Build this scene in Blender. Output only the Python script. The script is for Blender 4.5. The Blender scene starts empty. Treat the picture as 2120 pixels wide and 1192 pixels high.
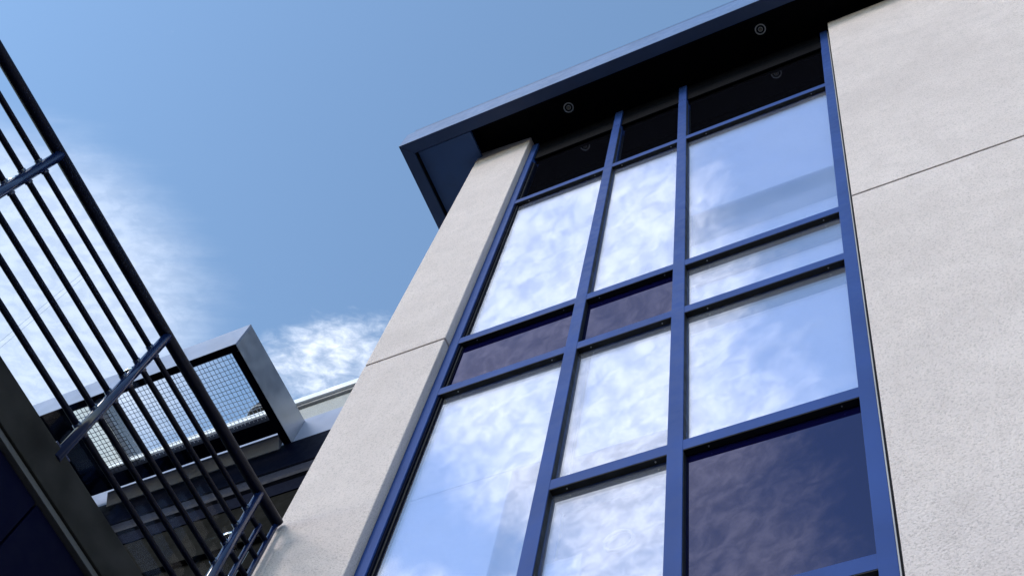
import bpy, bmesh, math, random
from mathutils import Vector, Matrix
R_ = math.radians
random.seed(7)
scene = bpy.context.scene
COL = scene.collection
EYE = 1.6                                  # camera height above the paving

# ------------------------------------------------------------------ camera
def basis(yaw, pitch, roll):
    cy, sy, cp, sp = math.cos(yaw), math.sin(yaw), math.cos(pitch), math.sin(pitch)
    f = Vector((sy*cp, cy*cp, sp)); r = Vector((cy, -sy, 0)); u = r.cross(f)
    cr, sr = math.cos(roll), math.sin(roll)
    return cr*r + sr*u, -sr*r + cr*u, f
cam_data = bpy.data.cameras.new('camera')
cam_data.sensor_width = 36.0
cam_data.lens = 41.085
cam_data.clip_start = 0.05
cam_data.clip_end = 3000
cam = bpy.data.objects.new('camera', cam_data)
COL.objects.link(cam)
rr, uu, ff = basis(R_(-41.2917611), R_(64.83448668), R_(18.87402123))
cam.matrix_world = Matrix(((rr.x, uu.x, -ff.x, 0), (rr.y, uu.y, -ff.y, 0), (rr.z, uu.z, -ff.z, EYE), (0, 0, 0, 1)))
scene.camera = cam

# ------------------------------------------------------------------ sun and sky
SUN_EL, SUN_AZ = R_(27), R_(203)           # azimuth clockwise from +Y
sd = Vector((math.sin(SUN_AZ)*math.cos(SUN_EL), math.cos(SUN_AZ)*math.cos(SUN_EL), math.sin(SUN_EL)))
sun_data = bpy.data.lights.new('sun', 'SUN')
sun_data.energy = 0.9
sun_data.angle = R_(14)
sun_data.color = (1.0, 0.94, 0.87)
sun = bpy.data.objects.new('sun', sun_data)
sun.rotation_euler = sd.to_track_quat('Z', 'Y').to_euler()
sun.location = (-10, -30, 30)
COL.objects.link(sun)

scene.view_settings.view_transform = 'Standard'
scene.view_settings.look = 'None'
scene.view_settings.exposure = 1.1
scene.view_settings.gamma = 1.0
scene.view_settings.use_curve_mapping = False

world = bpy.data.worlds.new('World')
scene.world = world
world.use_nodes = True
NT = world.node_tree
NT.nodes.clear()
class G:
    """small helper to write shader node graphs"""
    def __init__(s, nt): s.nt = nt
    def n(s, t, **kw):
        nd = s.nt.nodes.new(t)
        for k, v in kw.items(): setattr(nd, k, v)
        return nd
    def put(s, sock, v):
        if isinstance(v, bpy.types.NodeSocket): s.nt.links.new(v, sock)
        elif v is not None: sock.default_value = v
    def math(s, op, a, b=None, c=None, clamp=False):
        nd = s.n('ShaderNodeMath', operation=op, use_clamp=clamp)
        s.put(nd.inputs[0], a); s.put(nd.inputs[1], b)
        if c is not None: s.put(nd.inputs[2], c)
        return nd.outputs[0]
    def vec(s, op, a, b=None, out=0):
        nd = s.n('ShaderNodeVectorMath', operation=op)
        s.put(nd.inputs[0], a)
        if b is not None: s.put(nd.inputs[1], b)
        return nd.outputs[out]
    def noise(s, v, scale, detail=4, rough=.55, dist=0, lac=2.0):
        nd = s.n('ShaderNodeTexNoise')
        s.put(nd.inputs['Vector'], v)
        nd.inputs['Scale'].default_value = scale; nd.inputs['Detail'].default_value = detail
        nd.inputs['Roughness'].default_value = rough; nd.inputs['Distortion'].default_value = dist
        nd.inputs['Lacunarity'].default_value = lac
        return nd.outputs[0]
    def rng(s, v, a, b, c=0., d=1., smooth=True):
        nd = s.n('ShaderNodeMapRange')
        nd.interpolation_type = 'SMOOTHSTEP' if smooth else 'LINEAR'
        s.put(nd.inputs['Value'], v)
        for nm, x in (('From Min', a), ('From Max', b), ('To Min', c), ('To Max', d)): s.put(nd.inputs[nm], x)
        return nd.outputs[0]
    def mix(s, f, a, b, blend='MIX'):
        nd = s.n('ShaderNodeMix', data_type='RGBA', blend_type=blend)
        s.put(nd.inputs[0], f)
        for i, v in ((6, a), (7, b)):
            if isinstance(v, (tuple, list)) and len(v) == 3: v = (*v, 1)
            s.put(nd.inputs[i], v)
        return nd.outputs[2]
g = G(NT)
sky = g.n('ShaderNodeTexSky', sky_type='NISHITA')
sky.sun_disc = False
sky.sun_elevation = SUN_EL
sky.sun_rotation = SUN_AZ
sky.altitude = 100; sky.air_density = 1.0; sky.dust_density = 0.1; sky.ozone_density = 1.2
SKY_STRENGTH = 0.15
CLOUD = (5.7, 5.8, 6.05)                     # cloud radiance in the sky texture's units
tc = g.n('ShaderNodeTexCoord')
sep = g.n('ShaderNodeSeparateXYZ'); NT.links.new(tc.outputs['Generated'], sep.inputs[0])
zc = g.math('MAXIMUM', sep.outputs[2], 0.06)
uvn = g.n('ShaderNodeCombineXYZ')
NT.links.new(g.math('DIVIDE', sep.outputs[0], zc), uvn.inputs[0])
NT.links.new(g.math('DIVIDE', sep.outputs[1], zc), uvn.inputs[1])
uv = uvn.outputs[0]                         # position on a flat cloud layer at unit height
def bank(cx, cy, rx, ry, rot=0, lo=.35, hi=1.2):
    mp = g.n('ShaderNodeMapping', vector_type='TEXTURE')
    NT.links.new(uv, mp.inputs[0])
    mp.inputs['Location'].default_value = (cx, cy, 0); mp.inputs['Scale'].default_value = (rx, ry, 1)
    mp.inputs['Rotation'].default_value = (0, 0, rot)
    d = g.vec('LENGTH', mp.outputs[0], None, 'Value')
    return g.rng(d, lo, hi, 1.0, 0.0)
def stretched(rot, sx, sy):
    mp = g.n('ShaderNodeMapping', vector_type='TEXTURE'); NT.links.new(uv, mp.inputs[0])
    mp.inputs['Rotation'].default_value = (0, 0, rot); mp.inputs['Scale'].default_value = (sx, sy, 1)
    return mp.outputs[0]
def maxall(l):
    r = l[0]
    for x in l[1:]: r = g.math('MAXIMUM', r, x)
    return r
# broken puffy cloud behind the viewer and round the horizon
far = g.rng(g.vec('LENGTH', uv, None, 'Value'), 1.0, 2.0, 0.0, 0.55)
cover = maxall([far, bank(-.27, -.50, .25, .46), bank(-.62, -.68, .16, .12), bank(-.2, -1.15, .8, .4), g.math('MULTIPLY', bank(-.50, .37, .14, .075, R_(12)), .74)])
n1 = g.noise(stretched(R_(18), 1, .5), 5.0, 10, .57, .5)
n2 = g.noise(stretched(R_(25), 1, .6), 46.0, 6, .6, .35)
dens = g.math('ADD', g.math('MULTIPLY', n1, .73), g.math('MULTIPLY', n2, .27))
thr = g.math('SUBTRACT', 0.81, g.math('MULTIPLY', cover, 0.515))
puffs = g.math('MULTIPLY', g.rng(g.math('SUBTRACT', dens, thr), -0.15, 0.36), .92)
# smooth combed veil of high cloud
n3 = g.noise(stretched(R_(21), 1, .16), 9.0, 8, .55, .25)
n4 = g.noise(uv, 4.0, 5, .5, .3)
edge = g.math('ADD', g.math('MULTIPLY', n3, .30), g.math('MULTIPLY', n4, .45))
vc = maxall([bank(-.88, .17, .345, .25, R_(20), .5, 1.12), bank(-1.5, .9, .8, .6, 0, .2, 1.15)])
veil = g.rng(g.math('ADD', vc, g.math('SUBTRACT', edge, .375)), 0.12, 0.95, 0.0, 0.29)
mask = g.math('MAXIMUM', puffs, veil)
shade = g.rng(n2, 0.34, 0.66, 0.80, 1.10)
ccol = g.vec('SCALE', CLOUD, None); NT.links.new(shade, ccol.node.inputs['Scale'])
clear = g.mix(1.0, sky.outputs[0], (1.0, 1.05, 1.02), 'MULTIPLY')
col = g.mix(mask, clear, ccol)
bg = g.n('ShaderNodeBackground'); NT.links.new(col, bg.inputs[0]); bg.inputs[1].default_value = SKY_STRENGTH
wo = g.n('ShaderNodeOutputWorld'); NT.links.new(bg.outputs[0], wo.inputs[0])

# ------------------------------------------------------------------ materials
def mat(name):
    m = bpy.data.materials.new(name); m.use_nodes = True
    nt = m.node_tree; b = nt.nodes['Principled BSDF']
    return m, G(nt), b
def objco(q):
    geo = q.n('ShaderNodeNewGeometry')
    return geo.outputs['Position']
def bump(q, b, h, strength, dist):
    nd = q.n('ShaderNodeBump'); nd.inputs['Strength'].default_value = strength; nd.inputs['Distance'].default_value = dist
    q.put(nd.inputs['Height'], h); q.nt.links.new(nd.outputs[0], b.inputs['Normal'])
def stucco(name, base, tint, grain=112.):
    m, q, b = mat(name); p = objco(q)
    big = q.noise(p, .9, 5, .6, .4)
    mid = q.noise(p, 6.0, 5, .6)
    fine = q.noise(p, grain, 4, .7)
    vor = q.n('ShaderNodeTexVoronoi', feature='F1'); q.put(vor.inputs['Vector'], p); vor.inputs['Scale'].default_value = grain*.8
    pit = q.rng(fine, .36, .50)
    c = q.mix(q.rng(big, .3, .7), base, tint)
    c = q.mix(q.rng(mid, .35, .75, 0, .35), c, tuple(x*.86 for x in tint))
    st = q.noise(q.vec('MULTIPLY', p, (7., 7., .35)), 1., 4, .6)
    c = q.mix(q.rng(st, .5, .8, 0, .16), c, tuple(x*.72 for x in tint))
    c = q.mix(q.math('MULTIPLY', q.math('SUBTRACT', 1., pit), .5), c, tuple(x*.5 for x in tint))
    q.put(b.inputs['Base Color'], c); b.inputs['Roughness'].default_value = .92
    b.inputs['Specular IOR Level'].default_value = .2
    h = q.math('ADD', fine, q.math('MULTIPLY', vor.outputs['Distance'], .5))
    bump(q, b, h, .75, .008)
    return m
def paint(name, base, rough=.35, spec=.5, metal=0., var=.10, vscale=3., bumpy=0.):
    m, q, b = mat(name); p = objco(q)
    n = q.noise(p, vscale, 6, .6)
    c = q.mix(q.rng(n, .3, .7), tuple(x*(1-var) for x in base), tuple(min(1, x*(1+var)) for x in base))
    q.put(b.inputs['Base Color'], c)
    q.put(b.inputs['Roughness'], q.rng(q.noise(p, vscale*4, 4, .6), .3, .7, rough*.85, rough*1.2))
    b.inputs['Specular IOR Level'].default_value = spec; b.inputs['Metallic'].default_value = metal
    if bumpy: bump(q, b, q.noise(p, 260., 2, .5), .15, bumpy)
    return m
def glass_mat(name, refl, trans, fac, back=None, wave=.0012, rough=0.0, fres=.35, film=0.):
    """coated glazing: mirror reflection mixed with tinted transmission (or an opaque dark back)"""
    m = bpy.data.materials.new(name); m.use_nodes = True
    nt = m.node_tree; nt.nodes.clear(); q = G(nt); p = objco(q)
    gl = q.n('ShaderNodeBsdfGlossy'); gl.inputs['Color'].default_value = (*refl, 1); gl.inputs['Roughness'].default_value = rough
    if back is None:
        tr = q.n('ShaderNodeBsdfTransparent'); tr.inputs[0].default_value = (*trans, 1)
        if film:                                     # thin dusty film, patchy
            df = q.n('ShaderNodeBsdfDiffuse'); df.inputs[0].default_value = (.80, .82, .90, 1)
            fm = q.n('ShaderNodeMixShader'); q.put(fm.inputs[0], q.rng(q.noise(p, 2.2, 5, .6), .2, .8, film*.7, film*1.3))
            nt.links.new(tr.outputs[0], fm.inputs[1]); nt.links.new(df.outputs[0], fm.inputs[2]); tr = fm
    else:
        tr = q.n('ShaderNodeBsdfDiffuse'); tr.inputs[0].default_value = (*back, 1)
    bp = q.n('ShaderNodeBump'); bp.inputs['Strength'].default_value = 1.0; bp.inputs['Distance'].default_value = wave
    q.put(bp.inputs['Height'], q.noise(p, 1.6, 2, .5)); nt.links.new(bp.outputs[0], gl.inputs['Normal'])
    lw = q.n('ShaderNodeLayerWeight'); lw.inputs[0].default_value = .35
    f = q.math('ADD', fac, q.math('MULTIPLY', lw.outputs['Fresnel'], fres), clamp=True)
    mx = q.n('ShaderNodeMixShader'); q.put(mx.inputs[0], f)
    nt.links.new(tr.outputs[0], mx.inputs[1]); nt.links.new(gl.outputs[0], mx.inputs[2])
    out = q.n('ShaderNodeOutputMaterial'); nt.links.new(mx.outputs[0], out.inputs[0])
    return m
M = {}
M['stucco'] = stucco('pale stucco', (.675, .583, .56), (.59, .507, .487))
M['stucco_grey'] = stucco('grey stucco', (.50, .50, .49), (.42, .42, .42))
M['blue'] = paint('blue powder coat', (.021, .053, .20), .45, .14, bumpy=.0004)
M['navy'] = paint('navy powder coat', (.0015, .0028, .011), .5, .02)
M['navy_rim'] = paint('navy roof trim', (.02, .045, .12), .5, .5)
M['soffit_dark'] = paint('black soffit board', (.002, .0022, .004), .6, .06)
M['soffit_sheen'] = paint('soffit board with sky sheen', (.028, .070, .19), .5, .5, var=.2, vscale=1.5)  # bluer copy of the soffit: sky sheen put into the colour
M['fascia'] = paint('pale blue metal fascia', (.10, .16, .31), .4, .3, 0.)
M['lip'] = paint('slate blue gutter paint', (.045, .085, .19), .4, .3)
M['enamel'] = paint('white enamel ring', (.85, .85, .83), .3, .5)
M['post'] = paint('navy post paint', (.0045, .012, .05), .17, .6)
M['fabric'] = paint('grey fill curtain', (.34, .36, .42), .95, .05, var=.06)
M['flange'] = paint('tarnished flange steel', (.11, .12, .17), .4, .3)
M['black'] = paint('black rubber gasket', (.006, .006, .008), .6, .3)  # rubber joints, and strips that paint in shade
M['galv'] = paint('brushed steel', (.48, .50, .55), .38, .5, .75, var=.12, vscale=2.)
M['steel_blue'] = paint('grey blue steel', (.26, .29, .40), .4, .4, .0, var=.1)
M['rail'] = paint('midnight blue railing paint', (.0013, .0028, .013), .36, .12, bumpy=.0003)
M['concrete'] = paint('dark weathered concrete', (.028, .026, .024), .9, .06, var=.35, vscale=5., bumpy=.001)
M['flash'] = paint('zinc flashing', (.30, .30, .31), .5, .5, .3)
M['drip'] = paint('weathered drip edge', (.085, .082, .08), .6, .3)
M['cladding'] = paint('midnight cladding panel', (.0009, .0014, .013), .6, .05)
M['wire'] = paint('wire with pale halo', (.85, .87, .9), .6, .2)  # pale tone paints in the bright halo of wires against sky
_b = M['wire'].node_tree.nodes['Principled BSDF']; _nt = M['wire'].node_tree
_t = _nt.nodes.new('ShaderNodeBsdfTranslucent'); _t.inputs[0].default_value = (.9, .92, .95, 1)
_x = _nt.nodes.new('ShaderNodeMixShader'); _x.inputs[0].default_value = .4
_nt.links.new(_b.outputs[0], _x.inputs[1]); _nt.links.new(_t.outputs[0], _x.inputs[2])
_nt.links.new(_x.outputs[0], _nt.nodes['Material Output'].inputs[0])
M['dim_steel'] = paint('dull dark steel', (.016, .018, .032), .5, .08)
M['wire_dark'] = paint('wire in silhouette', (.003, .003, .004), .6, .1)  # dark copy of the wire: silhouette contrast put into the colour
M['coping'] = paint('white metal coping', (.78, .80, .84), .4, .5)
M['cream'] = paint('cream soffit render', (.62, .60, .54), .9, .2)
_m, _q, _p = mat('translucent cream roof sheet'); M['cream_sheet'] = _m
_nt = _m.node_tree
_t = _nt.nodes.new('ShaderNodeBsdfTranslucent'); _t.inputs[0].default_value = (.86, .82, .70, 1)
_p.inputs['Base Color'].default_value = (.7, .68, .6, 1); _p.inputs['Roughness'].default_value = .6
_x = _nt.nodes.new('ShaderNodeMixShader'); _x.inputs[0].default_value = .8
_nt.links.new(_p.outputs[0], _x.inputs[1]); _nt.links.new(_t.outputs[0], _x.inputs[2])
_nt.links.new(_x.outputs[0], _nt.nodes['Material Output'].inputs[0])
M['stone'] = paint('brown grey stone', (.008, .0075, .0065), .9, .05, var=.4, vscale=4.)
M['blind'] = paint('white fill blind fabric', (.68, .73, .86), .9, .1, var=.04)
M['ceiling'] = paint('white ceiling board', (.78, .80, .82), .9, .1, var=.03)
M['interior'] = paint('dim interior', (.05, .055, .07), .9, .1)
M['chrome'] = paint('polished chrome', (.75, .75, .76), .12, .5, 1.)
M['lamp'] = paint('dull lamp glass', (.35, .30, .22), .25, .5)
M['paving'] = paint('pale concrete paving', (.11, .108, .105), .9, .2, var=.2, vscale=1.)
M['vision'] = glass_mat('coated vision glass', (.85, .885, 1.0), (.93, .95, 1.0), .24, film=.10)
M['spandrel'] = glass_mat('dark spandrel glass', (.66, .67, 1.0), None, .08, back=(.002, .002, .02))
M['dark_glass'] = glass_mat('dark clerestory glass', (.85, .9, 1.), None, .40, back=(.004, .004, .006))
M['annex_glass'] = glass_mat('annex window glass', (.8, .82, .85), None, .03, back=(.004, .004, .005), wave=.001, fres=.06)
M['infill'] = glass_mat('clear railing glass', (.95, .97, 1.), (.99, .995, .995), .0, wave=.0, fres=.02)
M['glass_edge'] = paint('green glass edge', (.05, .07, .065), .3, .5)

# ------------------------------------------------------------------ builders
def root(name, loc, label, cat, group=None):
    o = bpy.data.objects.new(name, None); COL.objects.link(o)
    o.location = loc; o.empty_display_size = .2
    o['label'] = label; o['category'] = cat
    if group: o['group'] = group
    return o
def wpos(o):
    v = Vector(o.location)
    while o.parent: o = o.parent; v += Vector(o.location)
    return v
def link(name, bm, m, parent=None, smooth=False):
    """one mesh object, origin at its centre; vertex coordinates are given in metres with z measured from eye level"""
    bmesh.ops.recalc_face_normals(bm, faces=bm.faces)
    c = Vector((0, 0, 0))
    for v in bm.verts: c += v.co
    c /= max(1, len(bm.verts))
    bmesh.ops.translate(bm, verts=bm.verts, vec=-c)
    me = bpy.data.meshes.new(name); bm.to_mesh(me); bm.free()
    if smooth:
        for pl in me.polygons: pl.use_smooth = True
    me.materials.append(M[m] if isinstance(m, str) else m)
    o = bpy.data.objects.new(name, me); COL.objects.link(o)
    w = c + Vector((0, 0, EYE))
    if parent: o.parent = parent; o.location = w - wpos(parent)
    else: o.location = w
    return o
def add_hex(bm, pts, bev=0.):
    """solid from 8 points: 0-3 one face loop, 4-7 the opposite loop"""
    t = bmesh.new()
    v = [t.verts.new(p) for p in pts]
    for f in ((0, 1, 2, 3), (7, 6, 5, 4), (0, 4, 5, 1), (1, 5, 6, 2), (2, 6, 7, 3), (3, 7, 4, 0)): t.faces.new([v[i] for i in f])
    if bev: bmesh.ops.bevel(t, geom=list(t.edges), offset=bev, segments=2, affect='EDGES', profile=.6)
    me = bpy.data.meshes.new('t'); t.to_mesh(me); t.free(); bm.from_mesh(me); bpy.data.meshes.remove(me)
def add_box(bm, x0, x1, y0, y1, z0, z1, bev=0.):
    add_hex(bm, [(x0, y0, z0), (x1, y0, z0), (x1, y0, z1), (x0, y0, z1), (x0, y1, z0), (x1, y1, z0), (x1, y1, z1), (x0, y1, z1)], bev)
def box(name, x0, x1, y0, y1, z0, z1, m, parent=None, bev=0.):
    bm = bmesh.new(); add_box(bm, x0, x1, y0, y1, z0, z1, bev); return link(name, bm, m, parent)
def hexa(name, pts, m, parent=None, bev=0.):
    bm = bmesh.new(); add_hex(bm, pts, bev); return link(name, bm, m, parent)
def add_tube(bm, a, b, r, seg=14, caps=True):
    a, b = Vector(a), Vector(b); d = (b - a).normalized()
    s = d.orthogonal().normalized(); t = d.cross(s)
    A, B = [], []
    for i in range(seg):
        w = 2*math.pi*i/seg; o = (s*math.cos(w) + t*math.sin(w))*r
        A.append(bm.verts.new(a + o)); B.append(bm.verts.new(b + o))
    for i in range(seg):
        j = (i+1) % seg; bm.faces.new((A[i], A[j], B[j], B[i]))
    if caps: bm.faces.new(A[::-1]); bm.faces.new(B)
def tube(name, a, b, r, m, parent=None, seg=16):
    bm = bmesh.new(); add_tube(bm, a, b, r, seg); o = link(name, bm, m, parent)
    for pl in o.data.polygons: pl.use_smooth = len(pl.vertices) == 4
    return o
def add_torus(bm, c, R, r, n=28, k=10):
    vs = []
    for i in range(n):
        a = 2*math.pi*i/n
        vs.append([bm.verts.new((c[0]+(R+r*math.cos(2*math.pi*j/k))*math.cos(a), c[1]+(R+r*math.cos(2*math.pi*j/k))*math.sin(a), c[2]+r*math.sin(2*math.pi*j/k))) for j in range(k)])
    for i in range(n):
        for j in range(k):
            bm.faces.new((vs[i][j], vs[(i+1) % n][j], vs[(i+1) % n][(j+1) % k], vs[i][(j+1) % k]))

# ------------------------------------------------------------------ ground
bm = bmesh.new()
bmesh.ops.create_grid(bm, x_segments=2, y_segments=2, size=900)
bmesh.ops.translate(bm, verts=bm.verts, vec=(0, 0, -EYE))
ground = link('ground', bm, 'paving'); ground['kind'] = 'structure'

# ------------------------------------------------------------------ main building
B = root('office_building', (-.5, 2.6, 0), 'pale stucco office building with tall blue framed glazing under a dark flat overhanging roof', 'building')
YP = 2.54                                   # front of the stucco
YM, YG = 2.60, 2.64                         # front of the mullions, face of the glass
LEAN = .0763                                # the right hand pier leans outwards
def wall_x(z): return .052 + (z - 6.717)*LEAN
def post_x(z): return -.030 + (z - 6.9)*LEAN          # left edge of the leaning post
ZJ, GAP = 6.715, .020
# left pier: two stucco panels with a chamfer on the glazing side
def pier(z0, zl, zr):
    hexa('pier_panel', [(-3.245, YP, z0), (-2.642, YP, z0), (-2.642, YP, zr), (-3.245, YP, zl), (-3.245, 3.1, z0), (-2.642, 3.1, z0), (-2.642, 3.1, zr), (-3.245, 3.1, zl)], 'stucco', B, .008)
pier(-EYE, ZJ-GAP/2, ZJ-GAP/2); pier(ZJ+GAP/2, 11.45, 11.30)
box('pier_core', -3.22, -2.66, YP+.03, 3.08, ZJ-.05, ZJ+.05, 'black', B)
def wall(z0, z1):
    hexa('wall_panel', [(wall_x(z0), YP, z0), (4.5, YP, z0), (4.5, YP, z1), (wall_x(z1), YP, z1), (wall_x(z0), 3.1, z0), (4.5, 3.1, z0), (4.5, 3.1, z1), (wall_x(z1), 3.1, z1)], 'stucco', B, .006)
wall(-EYE, ZJ-GAP/2); wall(ZJ+GAP/2, 11.19)
box('wall_core', wall_x(ZJ)+.03, 4.47, YP+.025, 3.08, ZJ-.05, ZJ+.05, 'black', B)
hexa('wall_head', [(.42, YP+.04, 11.15), (4.5, YP+.04, 11.15), (4.5, YP+.04, 11.6), (.42, YP+.04, 11.6), (.42, 3.1, 11.15), (4.5, 3.1, 11.15), (4.5, 3.1, 11.6), (.42, 3.1, 11.6)], 'soffit_dark', B)
# sealant between post and wall
z0, z1 = -EYE, 11.1
hexa('sealant_joint', [(post_x(z0)+.068, 2.606, z0), (wall_x(z0)+.03, 2.606, z0), (wall_x(z1)+.03, 2.606, z1), (post_x(z1)+.068, 2.606, z1),
                       (post_x(z0)+.068, 2.7, z0), (wall_x(z0)+.03, 2.7, z0), (wall_x(z1)+.03, 2.7, z1), (post_x(z1)+.068, 2.7, z1)], 'black', B)
hexa('edge_bead', [(post_x(z0)+.0715, 2.594, z0), (post_x(z0)+.077, 2.594, z0), (post_x(z1)+.077, 2.594, z1), (post_x(z1)+.0715, 2.594, z1),
                   (post_x(z0)+.0715, 2.61, z0), (post_x(z0)+.077, 2.61, z0), (post_x(z1)+.077, 2.61, z1), (post_x(z1)+.0715, 2.61, z1)], 'flash', B)
# mullions
M2, M3, MW = -1.7056, -1.048, .0765
ZT = 10.60
def mullion(cx):
    o = box('mullion', cx-MW/2, cx+MW/2, YM, 2.76, -EYE, ZT, 'blue', B, .002)
    s = box('splice_plate', cx-MW/2+.001, cx+MW/2-.001, YM+.003, 2.75, ZT+.012, 11.2, 'blue', o, .002)
    for dz in (.07, .52):
        for dx in (-.022, 0, .022):
            bm = bmesh.new(); add_tube(bm, (cx+dx, YM+.004, ZT+dz), (cx+dx, YM-.002, ZT+dz), .004, 8); link('rivet', bm, 'chrome', o)
    box('gasket_shade', cx+MW/2-.001, cx+MW/2+.0025, YM+.006, YG-.002, -EYE, ZT, 'black', o)  # black over the side face paints in its shade
    return o
mullion(M2); mullion(M3)
JL = -2.638
jo = box('mullion', JL, -2.572, YM, 2.76, -EYE, ZT+.6, 'blue', B, .002)
for k, (dx, dy, mm) in enumerate(((.014, .012, 'navy'), (.024, .026, 'black'), (.032, .034, 'navy'))):
    box('glazing_bead', -2.574, -2.572+dx, YM+dy, 2.75, -EYE, ZT, mm, jo)
def leaning(name, o0, o1, y0, y1, z0, z1, m, parent, bev=.002):
    return hexa(name, [(post_x(z0)+o0, y0, z0), (post_x(z0)+o1, y0, z0), (post_x(z1)+o1, y0, z1), (post_x(z1)+o0, y0, z1),
                       (post_x(z0)+o0, y1, z0), (post_x(z0)+o1, y1, z0), (post_x(z1)+o1, y1, z1), (post_x(z1)+o0, y1, z1)], m, parent, bev)
po = leaning('mullion', 0, .07, YM-.002, 2.76, -EYE, ZT-.06, 'blue', B)
leaning('splice_plate', .002, .068, YM+.002, 2.75, ZT-.048, 11.2, 'blue', po)
# transoms: bottom edges
TH = .082
ROWS = {'A': 9.40, 'B': 6.70, 'C': 6.01, 'D': 4.555, 'E': 3.402, 'F': 1.4, 'G': -.7}
x1l, x1r, x2l, x2r, x3l = -2.572, M2-MW/2, M2+MW/2, M3-MW/2, M3+MW/2
def transom(bay, z):
    y0, y1 = YM+.002, 2.75
    if bay == 1: o = box('transom', x1l-.002, x1r+.002, y0, y1, z, z+TH, 'blue', B, .002)
    elif bay == 2: o = box('transom', x2l-.002, x2r+.002, y0, y1, z, z+TH, 'blue', B, .002)
    else:
        o = hexa('transom', [(x3l-.002, y0, z), (post_x(z)+.004, y0, z), (post_x(z+TH)+.004, y0, z+TH), (x3l-.002, y0, z+TH),
                             (x3l-.002, y1, z), (post_x(z)+.004, y1, z), (post_x(z+TH)+.004, y1, z+TH), (x3l-.002, y1, z+TH)], 'blue', B, .002)
    # black rubber strip over the whole underside, with its shade painted in
    xa, xb = {1: (x1l+.02, x1r-.004), 2: (x2l+.004, x2r-.004), 3: (x3l+.004, post_x(z)-.004)}[bay]
    box('gasket_shade', xa-.003, xb+.003, YM+.004, YG-.002, z-.005, z-.0005, 'black', o)
    for t in (.14, .9):
        bm = bmesh.new(); xx = xa+(xb-xa)*t; add_tube(bm, (xx, YM+.02, z-.0055), (xx, YM+.02, z-.009), .004, 8); link('rivet', bm, 'flash', o)
    return o
for bay, rows in ((1, 'ABCFG'), (2, 'ABCDFG'), (3, 'ABCDEFG')):
    for r in rows: transom(bay, ROWS[r])
# panes
def pane(bay, z0, z1, m):
    tilt = random.uniform(-.0015, .0015)
    yg = YG + (.018 if m == 'dark_glass' else 0)
    ya, yb = yg+tilt, yg-tilt
    d = .008
    if bay == 1: a0 = a1 = x1l; b0 = b1 = x1r+.01
    elif bay == 2: a0 = a1 = x2l-.01; b0 = b1 = x2r+.01
    else: a0 = a1 = x3l-.01; b0, b1 = post_x(z0)+.02, post_x(z1)+.02
    return hexa('window_pane', [(a0, ya, z0), (b0, yb, z0), (b1, yb, z1), (a1, ya, z1), (a0, ya+d, z0), (b0, yb+d, z0), (b1, yb+d, z1), (a1, ya+d, z1)], m, B)
lay = {1: [('A', 'T', 'dark_glass'), ('B', 'A', 'vision'), ('C', 'B', 'spandrel'), ('F', 'C', 'vision'), ('G', 'F', 'vision')],
       2: [('A', 'T', 'dark_glass'), ('B', 'A', 'vision'), ('C', 'B', 'spandrel'), ('D', 'C', 'vision'), ('F', 'D', 'vision'), ('G', 'F', 'vision')],
       3: [('A', 'T', 'dark_glass'), ('B', 'A', 'vision'), ('C', 'B', 'vision'), ('D', 'C', 'vision'), ('E', 'D', 'spandrel'), ('F', 'E', 'vision'), ('G', 'F', 'vision')]}
ZR = dict(ROWS); ZR['T'] = 11.25-TH
for bay in lay:
    for a, b, m in lay[bay]:
        pane(bay, ZR[a]+TH-.01, (ZR[b] if b != 'T' else 11.25)+.01, m)
# dark band standing in for a reflection across the clerestory panes
for xa, xb in ((x1l, x1r), (x2l, x2r), (x3l, post_x(10.9))):
    box('reflection_band', xa, xb, YM+.026, YG-.004, ZT+.14, 11.22, 'soffit_dark', B)
# rooms behind the glass: floor slabs, ceilings, back wall, blinds added to brighten the panes
box('back_wall', -3.2, 4.4, 4.9, 5.2, -EYE, 11.6, 'interior', B)
box('rear_wall', -3.2, 4.45, 5.21, 8.9, -EYE, 11.49, 'stucco', B)
box('side_wall', -3.2, -2.7, 3.1, 4.9, -EYE, 11.6, 'interior', B)
box('side_wall', 2.0, 2.3, 3.1, 4.9, -EYE, 11.6, 'interior', B)
for za, zb in ((9.5, 10.2), (6.06, 6.66), (1.46, 1.9)):
    box('floor_slab', -2.7, 2.0, 2.78, 4.9, za, zb, 'ceiling', B)
def blind(x0, x1, y, z0, z1, skew=0):  # sheet cut to the bright area of a pane
    hexa('fill_blind', [(x0, y, z0), (x1, y, z0+skew), (x1, y, z1), (x0, y, z1), (x0, y+.003, z0), (x1, y+.003, z0+skew), (x1, y+.003, z1), (x0, y+.003, z1)], 'blind', B)
YB = 2.668
for xa, xb in ((-2.56, -1.75), (-1.66, -1.09), (-1.005, .33)):
    for za, zb in ((6.70, 9.45), (1.5, 6.04)) if xa < -1.1 else ((4.66, 9.45), (1.5, 3.4)):
        box('fill_curtain', xa, xb, 2.765, 2.772, za, zb, 'fabric', B)  # rear layer added to keep the gaps half bright
blind(-2.56, -1.75, YB, 6.72, 9.46)
blind(-1.66, -1.09, YB, 6.72, 9.46)
blind(-1.004, .20, YB, 7.72, 9.46)
blind(-1.004, .06, YB, 6.72, 7.14, .05)
blind(-1.004, -.01, YB, 6.09, 6.45)
blind(-1.004, -.06, YB, 4.66, 5.84)
blind(-2.56, -1.75, YB, 4.97, 6.04)
blind(-2.56, -1.945, YB, 1.5, 4.96)
blind(-1.598, -1.09, YB, 4.90, 6.04)
blind(-1.655, -1.485, YB, 1.5, 4.075)
bm = bmesh.new(); add_torus(bm, (0, 0, 0), .066, .008, 32, 8)
bmesh.ops.rotate(bm, verts=bm.verts, cent=(0, 0, 0), matrix=Matrix.Rotation(R_(90), 3, 'X'))
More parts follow.
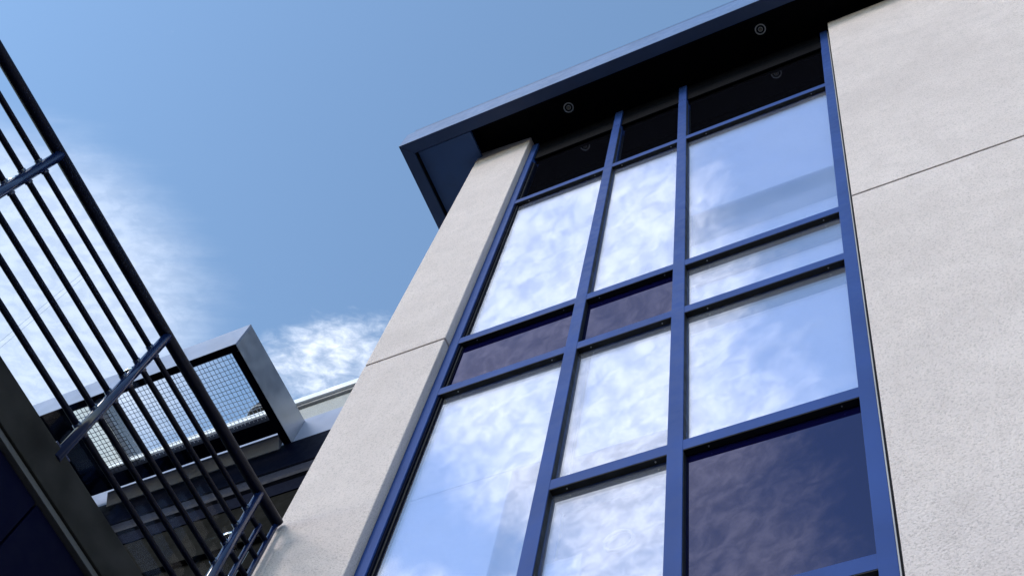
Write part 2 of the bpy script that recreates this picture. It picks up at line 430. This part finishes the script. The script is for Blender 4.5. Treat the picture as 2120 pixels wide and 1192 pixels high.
bmesh.ops.translate(bm, verts=bm.verts, vec=(-1.335, 2.70, 4.145)); link('ring_lamp', bm, 'enamel', B, True)

# ------------------------------------------------------------------ roof of the main building
ZR0, ZS = 11.20, 11.50
XL, YF = -3.925, 2.106
RW = .125
fx = box('roof_fascia', XL, 6.0, YF, YF+.03, ZR0+.002, ZR0+.42, 'fascia', B, .003)
box('roof_fascia', XL, XL+.03, YF+.031, 9.0, ZR0+.002, ZR0+.42, 'fascia', B, .003)
box('gutter_lip', XL+.06, 6.0, YF+.012, YF+.05, ZR0+.445, ZR0+.55, 'lip', fx, .003)
box('gutter_lip', XL+.04, 6.0, YF+.03, YF+.06, ZR0+.42, ZR0+.446, 'black', fx)  # black strip paints in the shadow line below the lip
# underside rim with mitred corner
hexa('soffit_rim', [(XL+.002, YF+.002, ZR0), (6, YF+.002, ZR0), (6, YF+RW, ZR0), (XL+RW, YF+RW, ZR0), (XL+.002, YF+.002, ZR0+.03), (6, YF+.002, ZR0+.03), (6, YF+RW, ZR0+.03), (XL+RW, YF+RW, ZR0+.03)], 'navy_rim', B)
hexa('soffit_rim', [(XL+.002, YF+.006, ZR0+.001), (XL+RW-.003, YF+RW, ZR0+.001), (XL+RW-.003, 9, ZR0+.001), (XL+.002, 9, ZR0+.001), (XL+.002, YF+.006, ZR0+.03), (XL+RW-.003, YF+RW, ZR0+.03), (XL+RW-.003, 9, ZR0+.03), (XL+.002, 9, ZR0+.03)], 'navy_rim', B)
box('soffit_upstand', XL+.05, 6, YF+RW-.02, YF+RW-.003, ZR0+.031, ZS, 'black', B)
box('soffit_upstand', XL+RW-.02, XL+RW-.004, YF+RW, 9, ZR0+.031, ZS, 'black', B)
ZB = ZR0+.075
box('soffit_board', XL+RW+.012, -3.19, YF+RW+.02, 9, ZB, ZB+.05, 'soffit_sheen', B, .003)
box('soffit_board', -3.17, -2.62, YF+RW, 2.95, ZS, ZS+.04, 'soffit_dark', B)
box('soffit_board', -2.618, 6, YF+RW, 2.95, ZS, ZS+.04, 'soffit_dark', B)
box('roof_deck', XL+.02, 6, YF+.04, 9, ZS+.045, ZS+.1, 'navy', B)
# downlights
def downlight(x, y):
    bm = bmesh.new(); add_torus(bm, (x, y, ZS-.003), .047, .006); o = link('downlight', bm, 'enamel', B, True)
    bm = bmesh.new(); add_tube(bm, (x, y, ZS-.002), (x, y, ZS-.0005), .045, 24); link('reflector', bm, 'black', o)
    bm = bmesh.new(); bmesh.ops.create_uvsphere(bm, u_segments=14, v_segments=8, radius=.016)
    bmesh.ops.translate(bm, verts=bm.verts, vec=(x, y, ZS-.012)); link('bulb', bm, 'lamp', o, True)
    bm = bmesh.new(); add_torus(bm, (x, y, ZS-.006), .02, .003, 18, 6); link('lamp_holder', bm, 'enamel', o, True)
for x, y in ((-2.21, 2.444), (-.194, 2.427), (1.8, 2.43)): downlight(x, y)

# ------------------------------------------------------------------ annex behind, with coping
A = root('annex_building', (-6, 3.7, 0), 'lower annex with pale parapet, white coping and dark metal bands behind the railing', 'building')
YA = 3.63
ZC = 8.40
box('parapet_wall', -9.5, -3.1, YA+.03, 9, 7.4, 9.155, 'stucco_grey', A)
box('coping', -9.5, -3.1, YA-.03, YA+.30, 9.19, 9.285, 'coping', A, .006)
box('coping_bead', -9.5, -3.1, YA+.0, YA+.28, 9.158, 9.188, 'flash', A)
box('channel_fascia', -9.5, -3.1, YA, YA+.028, ZC, ZC+.42, 'steel_blue', A, .003)
# dark metal bands below
box('metal_band', -9.5, -3.1, YA-.01, YA+.03, 7.93, ZC-.002, 'navy', A)
box('steel_moulding', -9.5, -3.1, YA-.02, YA+.03, 7.735, 7.928, 'dim_steel', A, .05)
box('metal_band', -9.5, -3.1, YA+.0, YA+.03, 7.52, 7.70, 'navy', A)
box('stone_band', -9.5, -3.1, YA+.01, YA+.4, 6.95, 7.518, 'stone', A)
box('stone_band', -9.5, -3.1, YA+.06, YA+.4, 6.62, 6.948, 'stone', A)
for i in range(6):
    x = -9.3 + i*1.05
    w = box('window_frame', x, x+1.0, YA+.12, YA+.2, 4.2, 6.6, 'navy', A, .004)
    box('window_pane', x+.06, x+.94, YA+.11, YA+.119, 4.26, 6.54, 'annex_glass', w)
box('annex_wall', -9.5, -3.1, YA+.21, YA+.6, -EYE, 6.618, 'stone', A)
# cream eave seen through the mesh
for xa in (-8.35, -9.09, -9.83, -10.57):
    bm = bmesh.new()
    vs = [bm.verts.new(c) for c in ((xa, 2.95, 9.82), (xa+.73, 2.95, 9.82), (xa+.73, 3.86, 9.84), (xa, 3.86, 9.84))]
    bm.faces.new(vs); link('roof_sheet', bm, 'cream_sheet', A)
box('eave_trim', -7.617, -7.55, 2.95, 3.90, 9.79, 9.96, 'flash', A, .004)
box('eave_trim', -10.5, -7.62, 3.863, 3.93, 9.79, 9.96, 'flash', A, .004)
box('eave_post', -9.9, -9.7, 3.7, 3.85, 9.286, 9.798, 'cream', A)

# roof vent cowl
V_ = root('roof_vent', (-6.12, 4.0, 9.0+EYE), 'small dark drum shaped vent cowl on the annex roof seen through the mesh', 'vent')
tube('vent_drum', (-6.12, 4.0, 9.16), (-6.12, 4.0, 10.12), .185, 'stone', V_, 24)
bm = bmesh.new(); add_torus(bm, (-6.12, 4.0, 10.0), .19, .012, 28, 8); link('vent_ring', bm, 'flash', V_, True)
box('vent_flange', -5.93, -5.86, 3.95, 4.05, 9.2, 10.0, 'cream', V_, .004)

# ------------------------------------------------------------------ mesh canopy
K = root('mesh_canopy', (-6.5, 3.1, ZC+EYE), 'cantilevered grey steel canopy frame with wire mesh infill behind the railing', 'canopy')
CXR, CXL, CYF = -5.02, -9.4, 2.605
CH = .385
box('front_fascia', CXL, CXR, CYF, CYF+.02, ZC+.002, ZC+CH, 'steel_blue', K, .002)
box('side_fascia', CXR-.02, CXR, CYF+.0205, YA-.001, ZC+.002, ZC+CH-.002, 'galv', K, .002)
HX0, HX1, HY0, HY1 = -6.90, -5.10, 2.672, 3.36
box('frame_beam', CXL, CXR-.003, CYF+.003, HY0, ZC, ZC+.14, 'navy', K, .004)
box('frame_beam', HX1, CXR-.003, HY0+.001, YA-.002, ZC+.001, ZC+.14, 'navy', K, .004)
box('frame_beam', CXL, HX0, HY0+.001, HY1-.001, ZC+.001, ZC+.14, 'navy', K, .004)
box('frame_beam', CXL, HX1-.001, HY1, 3.50, ZC+.001, ZC+.14, 'navy', K, .004)
hexa('sloping_flange', [(-6.95, 3.52, ZC+.02), (CXR-.08, 3.52, ZC+.02), (CXR-.08, 3.60, ZC-.10), (-6.95, 3.60, ZC-.10), (-6.95, 3.60, ZC+.02), (CXR-.08, 3.60, ZC+.02), (CXR-.08, 3.61, ZC-.10), (-6.95, 3.61, ZC-.10)], 'flange', K, .003)
def mesh_panel(xa, xb, ya, yb, m, pitch=.042, r=.0029):
    bm = bmesh.new()
    n = int(round((xb-xa)/pitch))
    for i in range(n+1):
        x = xa + (xb-xa)*i/n
        pts = [(x+random.uniform(-.004, .004), ya+(yb-ya)*k/4, ZC+.07+.003*(-1)**(i+k)) for k in range(5)]
        for a, b in zip(pts, pts[1:]): add_tube(bm, a, b, r, 5, False)
    n = int(round((yb-ya)/pitch))
    for i in range(n+1):
        y = ya + (yb-ya)*i/n
        pts = [(xa+(xb-xa)*k/8, y+random.uniform(-.004, .004), ZC+.07-.003*(-1)**(i+k)) for k in range(9)]
        for a, b in zip(pts, pts[1:]): add_tube(bm, a, b, r, 5, False)
    return link('wire_mesh', bm, m, K)
mesh_panel(HX0-.02, -6.5, HY0-.02, HY1+.02, 'wire_dark')
mesh_panel(-6.5, HX1+.02, HY0-.02, HY1+.02, 'wire')

# ------------------------------------------------------------------ terrace wall with coping on the left
XR = -3.22
T = root('terrace_wall', (-3.6, 0, 0), 'midnight blue clad terrace wall with dark concrete coping under the railing', 'wall')
CT, CB = 3.785, 3.582
box('concrete_coping', -3.75, -3.20, -9, 2.535, CB, CT, 'concrete', T, .006)
box('drip_flashing', -3.30, -3.212, -9, 2.53, CB-.030, CB-.002, 'drip', T, .003)
for ya, yb in ((-9, -6.46), (-6.45, -4.01), (-4, -1.29), (-1.28, 1.425), (1.435, 2.535)):
    box('cladding_panel', -3.28, -3.235, ya, yb, -EYE, CB-.04, 'cladding', T, .003)
box('wall_body', -3.7, -3.281, -9, 2.535, -EYE, CB-.01, 'concrete', T)
box('terrace_deck', -7.5, -3.76, -9, 2.5, CB, CT-.03, 'concrete', T)

# ------------------------------------------------------------------ railing
Q = root('steel_railing', (XR, 0, CT+EYE), 'midnight blue tubular steel railing with horizontal bars and glass infill above the coping', 'railing')
ZH = 4.869
tube('handrail', (XR, -5, ZH), (XR, 2.515, ZH), .031, 'rail', Q, 24)
for z in (4.704, 4.560, 4.411, 4.263, 4.120, 3.972):
    tube('rail_bar', (XR-.004, -5, z), (XR-.004, 2.50, z), .0145, 'rail', Q)
for i, y in enumerate((-4.54, -3.56, -2.58, -1.60, -.625, .357, 1.352, 2.312)):
    p = tube('post', (XR+.006, y, CT-.05), (XR+.006, y, ZH), .024, 'post', Q, 20)
    for z in (4.704, 4.560, 4.411, 4.263, 4.120, 3.972) if y > 0 else ():
        tube('weld_collar', (XR-.004, y-.034, z), (XR-.004, y+.034, z), .0185, 'post', p, 12)
    box('base_plate', XR-.05, XR+.018, y-.05, y+.05, CT+.001, CT+.011, 'post', p, .002)
    s = tube('glass_standoff', (XR+.0, y-.01, 4.50), (XR-.075, y-.01, 4.50), .016, 'chrome', Q)
for y, zt in ((2.505, ZH-.01), (2.415, 4.72)):
    tube('end_bar', (XR, y, CT-.05), (XR, y, zt), .015, 'post', Q)
for ya, yb in ((-4.9, -3.0), (-2.98, -1.1), (-1.08, .865), (.885, 2.49)):
    bm = bmesh.new(); add_box(bm, XR-.076, XR-.071, ya, yb, 3.86, 4.655)
    o = link('glass_panel', bm, 'infill', Q)
    o.data.materials.append(M['glass_edge'])
    for pl in o.data.polygons:
        if abs(pl.normal.x) < .5: pl.material_index = 1
